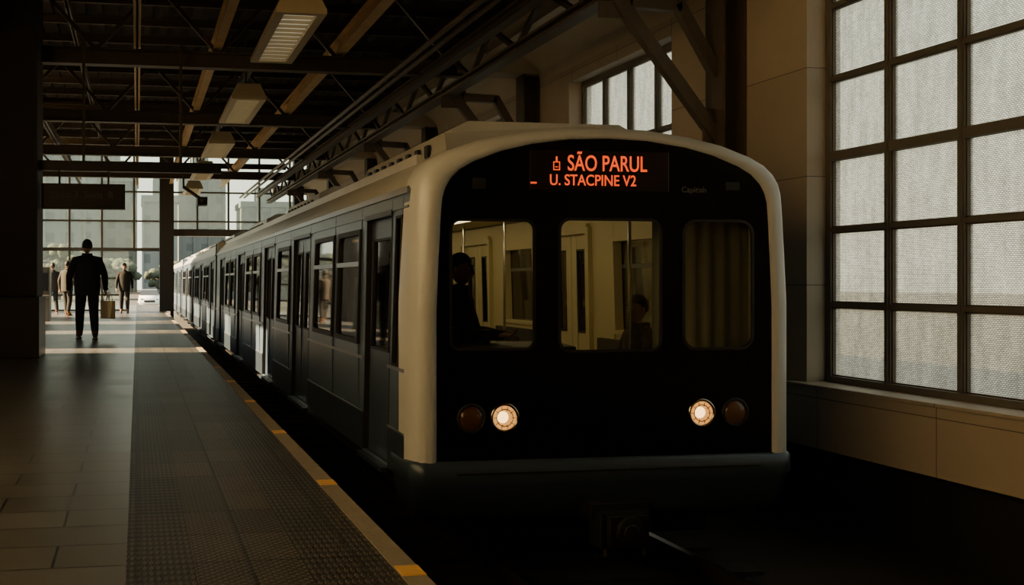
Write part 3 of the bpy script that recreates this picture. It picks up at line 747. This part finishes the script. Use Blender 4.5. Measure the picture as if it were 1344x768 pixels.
for sx in (-.03,.03):
    pts=[T@R@Vector((sx,.08*math.cos(t),.32+.15*math.sin(t))) for t in [math.pi*i/10 for i in range(11)]]
    bg.tube(pts,[.007]*11,'tan',6)
tb=bg.build('tote_bag',man,.008)
person('pedestrian',stand(.16,.02,.08),(-.42,33.6,0),math.pi,1.66,coat='black_cloth')
person('pedestrian',stand(.10,.02,.04),(-2.15,31.5,0),-.6,1.68,coat='grey_cloth',legs='black_cloth')
person('pedestrian',stand(.14,.02,.05),(-2.75,33.5,0),.4,1.66,coat='grey_cloth',legs='trouser')
def sit(arm=0):
    return dict(pelvis=(0,0,.10),waist=(0,-.01,.26),chest=(0,0,.43),upchest=(0,.02,.56),neck=(0,.03,.64),headb=(0,.045,.69),
      shl=(-.185,.02,.55),ell=(-.25,.10,.30),wrl=(-.16,.36,.22+arm),shr=(.185,.02,.55),elr=(.25,.10,.30),wrr=(.16,.36,.22+arm),
      hpl=(-.09,.03,.09),knl=(-.12,.45,.11),anl=(-.12,.46,-.27),tol=(-.13,.60,-.335),hpr=(.09,.03,.09),knr=(.12,.45,.11),anr=(.12,.46,-.27),tor=(.13,.60,-.335))
dj=sit(.06); dj['elr']=(.27,.16,.30); dj['wrr']=(.26,.42,.30)
person('train_driver',dj,(2.46,7.50,.35),math.radians(-125),1.75,seated=True,headturn=-.2)
person('seated_passenger',sit(),(4.38,8.10,.03),math.radians(90),1.72,seated=True,headturn=.2)

# ------------------------------------------------------------------ outside
b=MB(); b.box(-150,150,45,260,-1.6,-1.05,'ground'); b.box(6.55,120,-60,45,-1.6,-1.05,'ground'); b.box(-120,-3.8,-60,45,-1.6,-1.05,'ground'); b.build('ground')
def tower(name,x,y,w,dp,h,wall,win,bw=3.2,bh=3.4,f=.24):
    wall=tuple(q*f for q in wall); win=tuple(q*f*.8 for q in win)
    k='b_%s_%d'%(name,len(M)); M[k]=bldgmat(k,wall,win,bw,bh)
    k2=k+'w'; M[k2]=mat(k2,wall,.8,var=.05,scale=.05)
    m_=MB(); m_.box(x-w/2,x+w/2,y,y+dp,-1.05,h,k); 
    m_.box(x-w/2-.3,x+w/2+.3,y-.3,y+dp+.3,h,h+1.2,k2); m_.box(x-w*.2,x+w*.15,y+dp*.3,y+dp*.7,h+1.2,h+4.5,k2)
    for i in range(int(w/bw)+1): m_.box(x-w/2+i*bw-.2,x-w/2+i*bw+.2,y-.35,y,-1.05,h,k2)
    m_.build('office_tower')
hz=(.66,.80,.80); hw=(.52,.70,.74)  # aerial haze put into the tower wall and window colours
tower('a',-14,170,9,14,27,hz,hw); tower('a',-3.5,190,7,14,20,hz,hw); tower('a',4,175,6,12,15,hz,hw); tower('a',-27,200,12,12,34,hz,hw)
tower('a',14,215,10,12,24,hz,hw,f=.2); tower('a',28,210,12,12,17,hz,hw,f=.2); tower('a',44,200,12,12,25,hz,hw,f=.15); tower('a',-8,235,8,12,33,hz,hw,f=.30); tower('a',62,220,18,12,20,hz,hw,f=.15)
def tree(x,y,h,w,base=-1.05,name='leafy_tree',dep=0):
    m_=MB(); m_.tube([Vector((x,y,base)),Vector((x+.1,y,base+h*.25)),Vector((x,y,base+h*.5))],[.25,.2,.14],'bark')
    for i in range(4):
        a=i*1.6; m_.tube([Vector((x,y,base+h*.3)),Vector((x+w*.3*math.cos(a),y+w*.3*math.sin(a),base+h*.6))],[.12,.05],'bark',6)
    for i in range(60):
        a=random.random()*6.28; r=random.random()**.6*w*.45; zz=base+h*(.34+.56*random.random()); r*=1-.55*abs((zz-base)/h-.62)/.4
        q=w*random.uniform(.05,.11); ph=random.random()*9
        m_.ell((x+r*math.cos(a),y+r*math.sin(a),zz),(q,q,q*.8),'leaf',12,None,lambda p:p*(1+.22*math.sin(7*p.x+ph)*math.cos(6*p.y+ph)+.14*math.sin(11*p.z+ph)))
    m_.build(name)
for x,y,h,w in [(-15,110,6.5,9),(-9,118,6.6,9),(-3.5,122,5.0,9),(4.5,124,4.6,9),(-22,120,8,9),(11,125,5.0,9),(18,128,6,9),(26,122,6,9)]: tree(x,y,h,w)
m_=MB()
def br(p,d,l,r,dep):
    q=p+d*l; m_.beam(p,q,2*r,2*r,'bark',6,.7)
    if dep==0: return
    for i in range(3):
        nd=(d+Vector((random.uniform(-.5,.5),random.uniform(-.7,.7),random.uniform(-.1,.5)))).normalized(); br(q,nd,l*.7,r*.66,dep-1)
br(Vector((12.5,8.6,-1.05)),Vector((0,0,1)),2.4,.12,5); m_.build('bare_tree')
g=group('car',(1.0,84,-1.05))
m_=MB(); st=[(-2.1,.35,.62,.80),(-2.0,.22,.80,.86),(-1.1,.2,.98,.90),(.0,.2,1.0,.90),(1.2,.2,1.0,.90),(2.0,.25,.95,.86),(2.1,.4,.8,.8)]
V=[];F=[]
for y,z0,z1,w in st: V+=[(-w,y,z0),(-w*1.02,y,(z0+z1)/2),(-w*.94,y,z1),(w*.94,y,z1),(w*1.02,y,(z0+z1)/2),(w,y,z0)]
for k in range(len(st)-1):
    for i in range(6): F.append((k*6+i,k*6+(i+1)%6,(k+1)*6+(i+1)%6,(k+1)*6+i))
F+=[tuple(range(6)),tuple(range(36,42))]; m_.add(V,F,'carpaint',True)
gv=[(-.80,-1.05,.98),(.80,-1.05,.98),(.80,1.95,.98),(-.80,1.95,.98),(-.62,-.25,1.42),(.62,-.25,1.42),(.62,1.4,1.42),(-.62,1.4,1.42)]
m_.add(gv,[(0,1,5,4),(1,2,6,5),(2,3,7,6),(3,0,4,7)],'cardark'); m_.box(-.64,.64,-.28,1.42,1.41,1.46,'carpaint')
for x in (-.82,.82):
    for y in (-1.3,1.3): m_.cyl((x,y,.32),(1,0,0),.32,.2,'rubber',20); m_.cyl((x,y,.32),(1,0,0),.2,.22,'chrome',12)
for x in (-.62,.62): m_.ell((x,-2.05,.66),(.17,.07,.09),'chrome',12)
m_.box(-.45,.45,-2.13,-2.05,.42,.6,'cardark'); m_.build('body',g)

# ------------------------------------------------------------------ light
sc=bpy.context.scene
w=D.worlds.new('sky'); sc.world=w; w.use_nodes=True; N=w.node_tree.nodes; L=w.node_tree.links
bg_=N['Background']; tc=N.new('ShaderNodeTexCoord'); sp=N.new('ShaderNodeSeparateXYZ'); cr=N.new('ShaderNodeValToRGB')
L.new(tc.outputs['Generated'],sp.inputs[0])
mr=N.new('ShaderNodeMapRange'); mr.inputs['From Min'].default_value=-.2; mr.inputs['From Max'].default_value=1; L.new(sp.outputs[2],mr.inputs['Value']); L.new(mr.outputs[0],cr.inputs[0])
e=cr.color_ramp.elements; e[0].position=0; e[0].color=(.5,.40,.26,1); e[1].position=1; e[1].color=(.72,.78,.76,1)
x_=e.new(.17); x_.color=(.92,.89,.70,1); x_=e.new(.35); x_.color=(.88,.92,.80,1)
L.new(cr.outputs[0],bg_.inputs['Color']); bg_.inputs['Strength'].default_value=2.4
sl_=D.lights.new('sun','SUN'); sl_.energy=44; sl_.color=(1,.68,.34); sl_.angle=.01
so=D.objects.new('sun',sl_); COL.objects.link(so); so.rotation_euler=Vector((1,-.06,-.52)).to_track_quat('-Z','Y').to_euler()

# ------------------------------------------------------------------ camera
c=D.cameras.new('camera'); co=D.objects.new('camera',c); COL.objects.link(co); sc.camera=co
co.location=(0,0,1.05); co.rotation_euler=(math.pi/2,0,-math.radians(9)); c.sensor_width=36; c.lens=36*1300/1344
c.shift_x=(672-386)/1344; c.shift_y=-14/1344; c.clip_end=600
